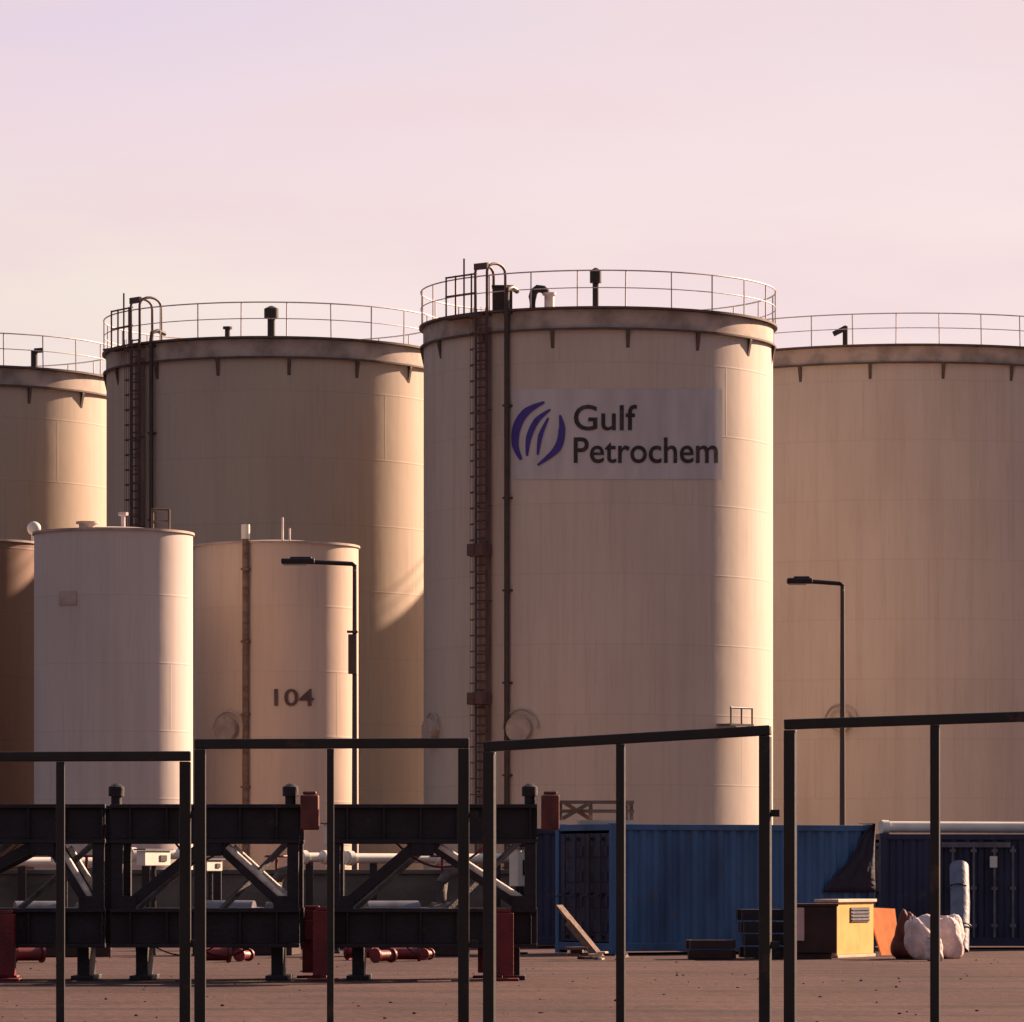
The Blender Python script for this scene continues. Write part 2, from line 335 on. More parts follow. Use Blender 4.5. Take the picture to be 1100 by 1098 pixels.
def big_tank(label, px, D, topy, Rpx, lad=None, clampz=(), pipes=(), rail_m='rail', nbr=15, npost=24, paint='shell', group='large cream storage tanks'):
    c = P(px, HY, D); R = Rpx*D/F; H = P(px, topy, D-R).z
    t = thing('storage_tank', label, 'tank', (c.x, D, 0), 0, group)
    b = BM(); lathe(b, [(R, 0), (R, H-.66)], 128); ob('shell', b, paint, t, smooth=True)
    b = BM(); lathe(b, [(R+.015, H-.66), (R+.015, H-.06), (R-.06, H-.06), (R-.06, H-.66)], 128, True); gi = ob('rim_band', b, 'girder', t, smooth=True)
    b = BM(); lathe(b, [(R-.08, H-.05), (R+.15, H-.05), (R+.15, H+.02), (R-.08, H+.02)], 128, True); ob('top_ledge', b, 'dark_edge', gi, smooth=True)
    b = BM(); lathe(b, [(R+.02, H-.70), (R+.12, H-.70), (R+.12, H-.64), (R+.02, H-.64)], 128, True); ob('lower_ring', b, 'dark_edge', gi, smooth=True)
    b = BM(); lathe(b, [(R-.09, H-.02), (R*.5, H+.22), (.02, H+.42)], 96); ob('roof', b, 'roof', t, smooth=True)
    b = BM(); lathe(b, [(R+.001, 0), (R+.09, 0), (R+.09, .06), (R+.001, .06)], 96, True); ob('bottom_ring', b, 'dark_edge', t)
    for k in range(nbr):
        a = (k+.35)*2*math.pi/nbr; b = BM()
        for s in (-.055, .055):
            u = Vector((math.cos(a), math.sin(a), 0))*s; n = cyl(1, a, 0)
            v = [n*(R-.005)+u+Vector((0, 0, H-1.28)), n*(R+.11)+u+Vector((0, 0, H-.76)), n*(R+.11)+u+Vector((0, 0, H-.705)), n*(R-.005)+u+Vector((0, 0, H-.705))]
            if s < 0: A = [b.verts.new(x) for x in v]
            else: B = [b.verts.new(x) for x in v]
        b.faces.new(A); b.faces.new(B[::-1])
        for j in range(4): b.faces.new((A[j], B[j], B[(j+1) % 4], A[(j+1) % 4]))
        ob('bracket', b, 'dark_edge', t)
    # railing
    b = BM(); Rr = R+.09; seg = npost*4
    for z, r in ((1.14, .024), (.60, .017)):
        tube(b, [cyl(Rr, 2*math.pi*k/seg, H+z) for k in range(seg+1)], r, 6)
    rl = ob('railing', b, rail_m, t, smooth=True)
    for k in range(npost):
        a = (k+.5)*2*math.pi/npost; b = BM(); lean = random.uniform(-.01, .01)
        rod(b, cyl(Rr, a, H+.03), cyl(Rr, a+lean*.3, H+1.15), .023, seg=6); ob('post', b, rail_m, rl)
    if lad is not None:
        ladder(t, R, lad, 0.2, H+.1, clampz)
        # landing at the ladder head: doubled posts and gooseneck handrails
        b = BM(); a = lad; n = cyl(1, a, 0); u = Vector((math.cos(a), math.sin(a), 0))
        def q(w, v, z): return n*(R+v)+u*w+Vector((0, 0, z))
        for s in (-.24, .24):
            arc = [q(s, .24, H), q(s, .24, H+1.25)]+[q(s, .24-.45+.45*math.cos(f), H+1.25+.28*math.sin(f)) for f in [math.pi*k/8 for k in range(1, 8)]]+[q(s, -.66, H+1.2), q(s, -.66, H+.05)]
            tube(b, arc, .045, 8)
        bar(b, q(-.27, .24, H+1.42), q(.27, .24, H+1.42), .09, .2)
        for w in (-.5, -.85, -1.25, -1.7):
            rod(b, q(w, .2+.15*w, H-.05), q(w, .2+.15*w, H+(1.25 if w != -.85 else 1.75)), .032, seg=6)
        for z in (.62, 1.22): rod(b, q(-1.72, -.06, H+z), q(-.26, .16, H+z), .03, seg=6)
        box(b, q(-.8, .05, H-.1), (1.7, .6, .06), a)
        ob('landing', b, 'ladder', t, smooth=True)
    for th, r, z0, z1, m_, over in pipes:
        b = BM(); pts = [cyl(R, th, z0, .14), cyl(R, th, z1, .14)]
        if over: pts += [cyl(R, th, z1+.25, .1), cyl(R, th, z1+.33, -.15), cyl(R, th, z1+.25, -.5)]
        tube(b, pts, r, 10)
        z = z0+1.5
        while z < z1: bar(b, cyl(R, th, z, -.01), cyl(R, th, z, .2), r*3.2, .06); z += 2.9
        ob('riser_pipe', b, m_, t, smooth=True)
    return t, R, H
def roofpt(px, D): return (px-CX)*D/F
def vent_post(t, x, y, z, h, r=.09, cap=True):
    b = BM(); rod(b, (x, y, z), (x, y, z+h), r, seg=12)
    rod(b, (x, y, z-.02), (x, y, z+.1), r*2, seg=12)
    if cap: rod(b, (x, y, z+h*.72), (x, y, z+h*1.0), r*1.9, seg=14); rod(b, (x, y, z+h), (x, y, z+h+.1), r*1.9, r*.4, seg=14)
    ob('roof_vent', b, 'black', t, smooth=True)

# main tank with the sign
asn = lambda px, c, r: math.asin((px-c)/r)
mt, mR, mH = big_tank('front cream storage tank carrying the lettered sign and two dark risers', 642.5, 151, 330, 187.5,
    lad=asn(523, 642.5, 187.5), clampz=(P(0, 590, 146).z, P(0, 750, 146).z),
    pipes=((asn(547, 642.5, 187.5), .085, .3, 19.7, 'pipe', True),))
def rel(px, py, D, t): v = P(px, py, D); return v-Vector(t.location)
zr = mH+.15
vent_post(mt, rel(640, 0, 148, mt).x, -2.8, zr, 1.35, .10)
# box and gooseneck on the roof edge
b = BM(); x = rel(540, 0, 147, mt).x; box(b, (x, -3.6, mH+.5), (.62, .5, .72)); box(b, (x, -3.6, mH+.89), (.7, .58, .06)); box(b, (x, -3.6, mH+.12), (.5, .4, .2)); ob('junction_box', b, 'black', mt, bevel=.015)
b = BM(); x = rel(572, 0, 147, mt).x; tube(b, [(x, -4.2, mH), (x, -4.2, mH+.5), (x+.04, -4.2, mH+.66), (x+.16, -4.2, mH+.76), (x+.34, -4.2, mH+.74), (x+.44, -4.2, mH+.62)], .13, 12); ob('gooseneck_vent', b, 'black', mt, smooth=True)
b = BM(); x = rel(590, 0, 147, mt).x; rod(b, (x, -4.2, mH), (x, -4.2, mH+.55), .16, seg=14); rod(b, (x, -4.2, mH+.55), (x, -4.2, mH+.63), .22, seg=14); ob('roof_hatch', b, 'rail', mt, smooth=True)
for px_ in (468, 560): manhole(mt, mR, asn(px_, 642.5, 187.5), P(0, 783, 146).z)
# small railed platform high on the front right
b = BM(); th = asn(776, 642.5, 187.5); zz = P(0, 778, 147).z; u = Vector((math.cos(th), math.sin(th), 0)); n = cyl(1, th, 0)
box(b, n*(mR+.3)+Vector((0, 0, zz-.03)), (1.1, .6, .06), th)
for s in (-.5, 0, .5): rod(b, n*(mR+.57)+u*s+Vector((0, 0, zz)), n*(mR+.57)+u*s+Vector((0, 0, zz+.5)), .03, seg=8)
rod(b, n*(mR+.57)-u*.52+Vector((0, 0, zz+.5)), n*(mR+.57)+u*.52+Vector((0, 0, zz+.5)), .035, seg=8)
ob('nozzle_platform', b, 'steelgrey', mt)

# sign wrapped round the shell
def wrap(px, py, off): # sign pixel -> local point on the shell
    th = asn(px, 642.5, 187.5); D = 151-mR*math.cos(th)
    return cyl(mR, th, EYE+(HY-py)*D/F, off)
b = BM(); nx, ny = 40, 4
g_ = [[b.verts.new(wrap(549+(769-549)*i/nx, 418+(515-418)*j/ny, .018)) for i in range(nx+1)] for j in range(ny+1)]
for j in range(ny):
    for i in range(nx): b.faces.new((g_[j][i], g_[j][i+1], g_[j+1][i+1], g_[j+1][i]))
sg = ob('sign_panel', b, 'sign', mt, smooth=True)
def text_mesh(txt, x0, y0, x1, y1, bold=.018):
    """letters fitted to a pixel box (y0 top of capitals, y1 baseline), wrapped on the shell"""
    cu = bpy.data.curves.new('t', 'FONT'); cu.body = txt; cu.offset = bold; cu.resolution_u = 4
    o = bpy.data.objects.new('t', cu); C.objects.link(o); bpy.context.view_layer.update()
    me = bpy.data.meshes.new_from_object(o); bpy.data.objects.remove(o)
    bm = BM(); bm.from_mesh(me)
    lo = min(v.co.x for v in bm.verts); hi = max(v.co.x for v in bm.verts); top = max(v.co.y for v in bm.verts)
    cap = .73 if top < .8 else top
    return bm, lo, hi, top
def letter(txt, x0, x1, ytop, ybase, name='lettering', fn=wrap, parent=sg, m='letter', off=.04, bold=.018):
    bm, lo, hi, top = text_mesh(txt, 0, 0, 0, 0, bold)
    bmesh.ops.subdivide_edges(bm, edges=[e for e in bm.edges if e.calc_length() > .25], cuts=3)
    bmesh.ops.triangulate(bm, faces=bm.faces[:])
    for v in bm.verts:
        v.co = fn(x0+(v.co.x-lo)/(hi-lo)*(x1-x0), ybase-v.co.y/top*(ybase-ytop), off)
    return ob(name, bm, m, parent)
letter('Gulf', 614, 679, 435, 462, bold=.010)
letter('Petrochem', 614, 764, 470, 497, bold=.010)
def stroke(bm, pts, wid, off=.045):
    # smooth ribbon through pixel points with varying width
    n = len(pts); fine = []
    for i in range(n-1):
        p0, p1, p2, p3 = (Vector(pts[max(i-1, 0)]), Vector(pts[i]), Vector(pts[i+1]), Vector(pts[min(i+2, n-1)]))
        for k in range(6):
            t = k/6; q = .5*((2*p1)+(p2-p0)*t+(2*p0-5*p1+4*p2-p3)*t*t+(-p0+3*p1-3*p2+p3)*t**3)
            fine.append((q, wid[i]+(wid[i+1]-wid[i])*t))
    fine.append((Vector(pts[-1]), wid[-1])); pr = []
    for i, (q, w) in enumerate(fine):
        d = (fine[min(i+1, len(fine)-1)][0]-fine[max(i-1, 0)][0]).normalized(); nn = Vector((-d.y, d.x))*w/2
        pr.append((bm.verts.new(wrap(q.x+nn.x, q.y+nn.y, off)), bm.verts.new(wrap(q.x-nn.x, q.y-nn.y, off))))
    for a, c in zip(pr, pr[1:]): bm.faces.new((a[0], c[0], c[1], a[1]))
b = BM()
stroke(b, [(560, 494), (554, 478), (556, 458), (566, 442), (584, 432)], [3, 7, 9, 8, 2])
stroke(b, [(566, 490), (568, 470), (576, 452), (590, 440)], [2, 6, 6, 2])
stroke(b, [(577, 489), (580, 468), (588, 449)], [2, 5, 2])
stroke(b, [(600, 446), (602, 462), (597, 482), (577, 500)], [2, 7, 8, 2])
ob('emblem', b, 'emblem', sg)

# the other large tanks
lt, lR, lH = big_tank('cream storage tank rising behind the two small pale tanks, dark ladder on its left side', 293, 159.5, 362, 178,
    paint='shell_old', lad=asn(161, 293, 178), pipes=((asn(176, 293, 178), .07, .3, 19.4, 'pipe', True),))
vent_post(lt, rel(290, 0, 156, lt).x, -2.6, lH+.15, 1.15, .13)
b = BM(); x = rel(244, 0, 155, lt).x; rod(b, (x, -4.3, lH), (x, -4.3, lH+.42), .09, seg=10); rod(b, (x, -4.3, lH+.42), (x, -4.3, lH+.5), .16, seg=10); ob('roof_hatch', b, 'black', lt, smooth=True)
rt, rR, rH = big_tank('broad cream storage tank behind the right-hand lamp post', 965, 180, 370, 238, nbr=20, npost=34)
vent_post(rt, rel(908, 0, 175.5, rt).x, -4.5, rH+.1, 1.05, .10, cap=False)
b = BM(); x = rel(908, 0, 175.5, rt).x; rod(b, (x+.05, -4.5, rH+1.1), (x-.45, -4.5, rH+.85), .1, seg=10); ob('vent_elbow', b, 'black', rt, smooth=True)
manhole(rt, rR, asn(888, 965, 238), P(0, 762, 160).z)
ft, fR, fH = big_tank('farthest cream storage tank, sunlit edge beside the left frame edge', -44, 168, 392, 168, paint='shell_old')
b = BM(); x = rel(33, 0, 163, ft).x; rod(b, (x, -3.8, fH), (x, -3.8, fH+.7), .12, seg=10); rod(b, (x, -3.8, fH+.7), (x+.3, -3.8, fH+.72), .09, seg=10); ob('roof_vent', b, 'black', ft, smooth=True)

def small_tank(label, px, D, topy, Rpx, paint='shell_small'):
    c = P(px, HY, D); R = Rpx*D/F; H = P(px, topy, D-R).z
    t = thing('small_storage_tank', label, 'tank', (c.x, D, 0), 0, 'small pale storage tanks')
    b = BM(); lathe(b, [(R, 0), (R, H)], 96); ob('shell', b, paint, t, smooth=True)
    b = BM(); lathe(b, [(R-.03, H-.002), (R+.05, H-.002), (R+.05, H+.06), (R-.03, H+.06)], 96, True); ob('rim_band', b, 'girder', t, smooth=True)
    b = BM(); lathe(b, [(R-.02, H+.03), (R*.5, H+.16), (.02, H+.24)], 64); ob('roof', b, 'shell_small', t, smooth=True)
    return t, R, H
sa, aR, aH = small_tank('leftmost fully visible small pale tank, bright sunlit right edge', 122, 125, 569, 85)
b = BM()
for w in (.0, .42): rod(b, (1.15+w, -1.3+w*.4, aH), (1.15+w, -1.3+w*.4, aH+.62), .035, seg=8)
rod(b, (1.15, -1.3, aH+.6), (1.57, -1.13, aH+.6), .03, seg=8); rod(b, (1.15, -1.3, aH+.3), (1.57, -1.13, aH+.3), .025, seg=8); ob('handrail', b, 'ladder', sa)
b = BM(); rod(b, (-.6, -1.2, aH), (-.6, -1.2, aH+.22), .22, seg=16); rod(b, (-.6, -1.2, aH+.22), (-.6, -1.2, aH+.28), .3, seg=16); ob('roof_hatch', b, 'girder', sa, smooth=True)
b = BM(); rod(b, (.3, -.5, aH), (.3, -.5, aH+.5), .06, seg=10); rod(b, (.3, -.5, aH+.5), (.3, -.5, aH+.58), .14, seg=10); ob('roof_vent', b, 'rail', sa, smooth=True)
b = BM(); th = asn(80, 122, 85); box(b, cyl(aR, th, P(0, 642, 123).z, .015), (.55, .03, .36), th); ob('name_plate', b, 'girder', sa)
sb, bR, bH = small_tank('small pale tank with a painted number, standing behind the left lamp post', 297, 130.5, 583, 88, 'shell_tan')
th = asn(270, 297, 88); b = BM(); tube(b, [cyl(bR, th, .3, .1), cyl(bR, th, bH+.1, .1)], .09, 10)
for z in (2, 4, 6, 8, 10): bar(b, cyl(bR, th, z, -.01), cyl(bR, th, z, .2), .22, .06)
o = ob('riser_pipe', b, 'timber', sb, smooth=True)
b = BM(); rod(b, cyl(bR, th, bH+.1, .1), cyl(bR, th, bH+.5, .1), .12, seg=12); ob('pipe_head', b, 'white', o, smooth=True)
b = BM(); rod(b, (.25, -1.6, bH), (.25, -1.6, bH+.75), .03, seg=8); rod(b, (.45, -1.6, bH), (.45, -1.6, bH+.45), .025, seg=8); ob('roof_vent', b, 'rail', sb)
def wrapB(px, py, off):
    th = asn(px, 297, 88); return cyl(bR, th, EYE+(HY-py)*(130.5-bR*math.cos(th))/F, off)
letter('104', 299, 340, 740, 758, 'tank_number', wrapB, sb, 'ladder', .03, .012)
manhole(sb, bR, asn(252, 297, 88), P(0, 783, 128).z, .34)
sc_, cR, cH = small_tank('small orange-brown tank cut by the left frame edge', -42, 133, 580, 88, 'shell_rust')
b = BM(); x = rel(35, 0, 132, sc_).x; rod(b, (x, -.6, cH), (x, -.6, cH+.42), .08, seg=10); vs = bmesh.ops.create_uvsphere(b, u_segments=14, v_segments=8, radius=.2)['verts']; bmesh.ops.translate(b, verts=vs, vec=(x, -.6, cH+.45)); ob('roof_vent', b, 'white', sc_, smooth=True)

# ------------------------------------------------------------ lamp posts
def lamp(label, px, py, armpx, D, boxy=None):
    t = thing('lamp_post', label, 'lamp post', (roofpt(px, D), D, 0), 0, 'single-arm lamp posts')
    H = P(0, py, D).z; ax = (armpx-px)*D/F
    b = BM(); rod(b, (0, 0, 0), (0, 0, H), .08, .05, 12); rod(b, (0, 0, 0), (0, 0, .3), .13, seg=12); ob('pole', b, 'lamp', t, smooth=True)
    b = BM(); tube(b, [(.0, 0, H-.12), (0, 0, H+.0), (-.06, 0, H+.05), (ax*.5, 0, H+.09), (ax*.62, 0, H+.1)], .055, 8); ob('arm', b, 'lampdark', t, smooth=True)
    hd = BM(); box(hd, (ax*.78, 0, H+.11), (abs(ax)*.46, .3, .13)); box(hd, (ax*.74, 0, H+.19), (abs(ax)*.3, .2, .06)); h = ob('lamp_head', hd, 'lampdark', t, bevel=.03)
    b = BM(); box(b, (ax*.82, 0, H+.03), (abs(ax)*.32, .24, .03)); ob('lens', b, 'glass', h)
    if boxy:
        b = BM(); box(b, (-.05, -.12, P(0, boxy, D).z), (.2, .22, .95)); box(b, (-.05, -.12, P(0, boxy-24, D).z), (.26, .28, .05)); ob('control_box', b, 'ladder', t, bevel=.01)
lamp('lamp post in front of the numbered small tank, arm and box near its right edge', 381, 608, 303, 112, 703)
lamp('tall lamp post in front of the broad right tank', 905, 629, 846, 112)

# ------------------------------------------------------------ pipework behind the truss and on the containers
def pipeline(label, px0, px1, py, D, r, az, sup=True):
    t = thing('pipeline', label, 'pipeline', (roofpt(px0, D), D, 0), 0, 'pale pipes beyond the dark trusses')
    w = (px1-px0)*D/F; z = P(0, py, D).z; dy = w*math.tan(az)
    b = BM(); rod(b, (0, 0, z), (w, dy, z), r, seg=20)
    for f in (0.02, .5, .98): rod(b, (w*f-.05, dy*f-.05*math.tan(az), z), (w*f+.05, dy*f+.05*math.tan(az), z), r*1.5, seg=20)
    ob('pipe', b, 'white', t, smooth=True)
    for f in (.15, .85):
        b = BM(); box(b, (w*f, dy*f, (z-r)/2), (.16, .16, z-r-.002)); box(b, (w*f, dy*f, .05), (.4, .4, .1)); ob('support', b, 'truss', t)
pipeline('pale pipe seen through the right end truss', 372, 562, 922, 99, .105, R_(38))
pipeline('pale pipe seen through the joint between two trusses', 325, 372, 921, 99, .10, R_(38))
pipeline('pale pipe seen through the middle truss', 140, 245, 918, 97, .10, R_(38))
pipeline('pale pipe seen low through the left truss', 5, 120, 926, 97, .10, R_(38))
def valve_skid(label, px, D, s=1.0):
    t = thing('pump_skid', label, 'pump', (roofpt(px, D), D, 0), random.uniform(-.3, .3), 'pump skids beyond the trusses')
    b = BM(); box(b, (0, 0, .15), (2.0*s, .9, .3)); ob('base', b, 'brown', t, bevel=.02)
    b = BM(); rod(b, (-.8*s, 0, .75), (.15*s, 0, .75), .33, seg=20); rod(b, (.15*s, 0, .75), (.35*s, 0, .75), .2, seg=16); box(b, (-.35*s, 0, .38), (.7*s, .4, .2)); ob('motor', b, 'steelgrey', t, smooth=True)
    b = BM(); rod(b, (.4*s, 0, .75), (.8*s, 0, .75), .3, seg=18); tube(b, [(.6*s, 0, .75), (.6*s, 0, 1.45), (.7*s, 0, 1.62), (1.0*s, 0, 1.7)], .12, 12); box(b, (.6*s, 0, .4), (.4, .4, .22)); ob('pump_casing', b, 'truss_brace', t, smooth=True)
    b = BM()
    tube(b, [(.6*s+.22*math.cos(k*math.pi/8), .22*math.sin(k*math.pi/8), 1.95) for k in range(17)], .025, 6); rod(b, (.6*s, 0, 1.5), (.6*s, 0, 1.95), .03, seg=8); ob('handwheel', b, 'red', t)
valve_skid('grey pump skid seen through the left truss', 60, 90)
valve_skid('grey pump skid seen through the middle truss', 265, 92)
valve_skid('grey pump skid seen through the right end truss', 440, 91, 1.1)

def meter(label, px, py, D, w, h):
    t = thing('instrument_box', label, 'instrument box', (at(px, D), D, 0), R_(62), 'pale instrument boxes on dark posts beyond the trusses')
    z = P(0, py, D).z
    b = BM(); rod(b, (0, 0, 0), (0, 0, z-h/2), .05, seg=8); box(b, (0, 0, .02), (.3, .3, .04)); ob('post', b, 'truss', t)
    b = BM(); box(b, (0, 0, z), (w, .2, h)); o = ob('box_body', b, 'white', t, bevel=.015)
    b = BM(); box(b, (0, 0, z+h/2+.02), (w+.08, .28, .03)); ob('hood', b, 'steelgrey', t)
    b = BM(); box(b, (w*.2, -.11, z), (w*.25, .02, h*.4)); ob('window', b, 'black', o)
at = lambda px, D: roofpt(px, D)
meter('pale instrument box seen through the left truss, just right of its slanting brace', 165, 922, 92, .95, .30)
meter('pale instrument box seen through the left truss, nearest the left frame edge', 70, 925, 92, .75, .16)
meter('small pale instrument box seen through the truss right of the left double post', 226, 930, 93, .6, .22)
meter('tall pale instrument box seen through the joint between middle and right end truss', 362, 897, 94, .75, .42)
meter('narrow pale instrument box beside the upright at the right end of the trusses', 556, 932, 93, .35, .75)

# ------------------------------------------------------------ containers
def container(label, x, y, rz, L, body, group='shipping containers in front of the tanks', Hc=2.6, doors=True):
    """origin at the near left corner; long side along local +X, depth along local +Y"""
    t = thing('shipping_container', label, 'container', (x, y, 0), rz, group); Wd = 2.44
    def corr(bm, p0, d, n, length, z0, z1):
        pitch = .28; k = int(length/pitch); prof = []
        for i in range(k):
            u = i*length/k; s = length/k
            prof += [(u+s*.0, 0), (u+s*.25, 0), (u+s*.42, -.045), (u+s*.75, -.045), (u+s*.92, 0)]
        prof.append((length, 0)); A = []
        for u, o_ in prof:
            q = Vector(p0)+Vector(d)*u+Vector(n)*(o_-.02)
            A.append((bm.verts.new(q+Vector((0, 0, z0))), bm.verts.new(q+Vector((0, 0, z1)))))
        for a, c in zip(A, A[1:]): bm.faces.new((a[0], c[0], c[1], a[1]))
    b = BM(); corr(b, (.1, 0, 0), (1, 0, 0), (0, -1, 0), L-.2, .22, Hc-.12); ob('side_wall', b, body, t)
    b = BM(); corr(b, (.1, Wd, 0), (1, 0, 0), (0, 1, 0), L-.2, .22, Hc-.12); ob('side_wall', b, body, t)
    b = BM(); corr(b, (L, .1, 0), (0, 1, 0), (1, 0, 0), Wd-.2, .22, Hc-.12); ob('end_wall', b, body, t)
    b = BM(); box(b, (L/2, Wd/2, Hc-.05), (L-.16, Wd-.16, .06)); ob('roof', b, body, t)
    b = BM(); box(b, (L/2, Wd/2, .2), (L-.16, Wd-.16, .06)); ob('floor', b, 'brown', t)
    b = BM()
    for X in (.07, L-.07):
        for Y in (.07, Wd-.07): box(b, (X, Y, Hc/2), (.15, .15, Hc-.02))
    for Y in (.045, Wd-.045):
        box(b, (L/2, Y, Hc-.07), (L-.29, .09, .12)); box(b, (L/2, Y, .15), (L-.29, .09, .16))
    for X in (.045, L-.045):
        box(b, (X, Wd/2, Hc-.07), (.09, Wd-.29, .13)); box(b, (X, Wd/2, .15), (.09, Wd-.29, .16))
    for X in (.085, L-.085):
        for Y in (.085, Wd-.085):
            for Z in (.075, Hc-.055): box(b, (X, Y, Z), (.19, .19, .13))
    ob('frame', b, body, t, bevel=.01)
    if doors:
        for s in (0, 1):
            y0 = .16+s*(Wd-.32)/2; wd = (Wd-.32)/2-.015
            b = BM(); box(b, (.05, y0+wd/2, Hc/2+.03), (.05, wd, Hc-.44))
            for z in (.55, 1.05, 1.55, 2.05): box(b, (.02, y0+wd/2, z), (.03, wd*.86, .22))
            d = ob('door', b, 'navy', t, bevel=.008)  # on the blue container, navy doors paint in the shade of its end
            for f in (.28, .72):
                b = BM(); rod(b, (-.03, y0+wd*f, .28), (-.03, y0+wd*f, Hc-.2), .02, seg=8)
                for z in (.35, 1.2, Hc-.3): box(b, (-.01, y0+wd*f, z), (.06, .1, .06))
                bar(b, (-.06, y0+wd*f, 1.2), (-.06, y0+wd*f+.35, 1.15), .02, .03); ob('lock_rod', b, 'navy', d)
    return t
c1 = P(658, HY, 92)
container('bright blue shipping container with a steel crate frame on its roof', c1.x, 92, R_(27), 6.06, 'blue')
c3 = P(566, HY, 101)
container('dark navy shipping container half hidden between the trusses and the blue container', c3.x, 101, R_(4), 3.0, 'navy', doors=False)
c2 = P(946, HY, 99)
ct2 = container('dark navy shipping container cut by the right frame edge', c2.x, 99, R_(6), 6.06, 'navy', Hc=2.46, doors=True)
# fittings on the face of the navy container
b = BM()
for X in (1.55, 2.0, 2.45, 2.85): rod(b, (X, -.05, .25), (X, -.05, 2.2), .028, seg=8)
for X in (1.55, 2.0, 2.45, 2.85):
    for z in (.5, 1.3, 2.1): box(b, (X, -.03, z), (.13, .08, .07))
ob('lock_rod', b, 'steelgrey', ct2)
b = BM(); box(b, (2.05, -.04, 2.22), (1.5, .06, .11)); ob('header_bar', b, 'steelgrey', ct2, bevel=.01)
b = BM(); box(b, (2.42, -.10, 1.86), (.16, .012, .24)); ob('notice_plate', b, 'white', ct2)
# white pipe on roof
t = thing('white_pipe', 'long white pipe lying along the roof of the navy container', 'pipe', (c2.x-.02, 99.0, 2.46))
b = BM(); rod(b, (.1, .25, .145), (5.6, 2.2, .145), .12, seg=20); ob('pipe_body', b, 'white', t, smooth=True)
b = BM(); rod(b, (.05, .232, .145), (.2, .285, .145), .145, seg=20); rod(b, (5.5, 2.165, .145), (5.65, 2.218, .145), .145, seg=20); ob('flange', b, 'white', t, smooth=True)

t = thing('shade_sheet', 'dark sheet added as diagonal shade over the right end of the bright blue container', 'shade sheet', (c1.x, 92, 0), R_(27))  # added dark sheet draws the diagonal shadow on the container side
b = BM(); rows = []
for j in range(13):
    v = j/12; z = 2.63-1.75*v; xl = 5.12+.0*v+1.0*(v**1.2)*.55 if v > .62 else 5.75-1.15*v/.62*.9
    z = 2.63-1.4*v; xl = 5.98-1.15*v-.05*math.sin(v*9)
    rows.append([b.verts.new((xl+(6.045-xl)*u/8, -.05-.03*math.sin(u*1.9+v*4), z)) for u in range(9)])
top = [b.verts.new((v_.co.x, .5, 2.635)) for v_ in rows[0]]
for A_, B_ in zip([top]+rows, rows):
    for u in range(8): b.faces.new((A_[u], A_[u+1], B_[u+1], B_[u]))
o = ob('sheet', b, 'sheet_shade', t, smooth=True); sl = o.modifiers.new('thick', 'SOLIDIFY'); sl.thickness = .012
# timber crate frame on the blue container
t = thing('timber_crate', 'brown timber crate frame standing on the blue container roof', 'crate', (P(602, 0, 93.6).x, 93.9, 2.6), R_(8))
b = BM()
w = 1.45
for x in (0, .62, w): box(b, (x, 0, .27), (.07, .07, .36))
for z, h in ((.45, .07), (.27, .07)): box(b, (w/2, -.045, z), (w+.1, .02, h))
bar(b, (.04, -.07, .12), (.6, -.07, .44), .02, .08); bar(b, (.1, .06, .44), (.6, .06, .12), .02, .08)
for x in (0, w): box(b, (x, .6, .27), (.07, .07, .36))
for x in (0, w): box(b, (x, .3, .42), (.05, .55, .07))
ob('slats', b, 'timber', t)
b = BM(); box(b, (w*.62, -.02, .045), (w*.72, .5, .085)); ob('base_board', b, 'pale_timber', t)

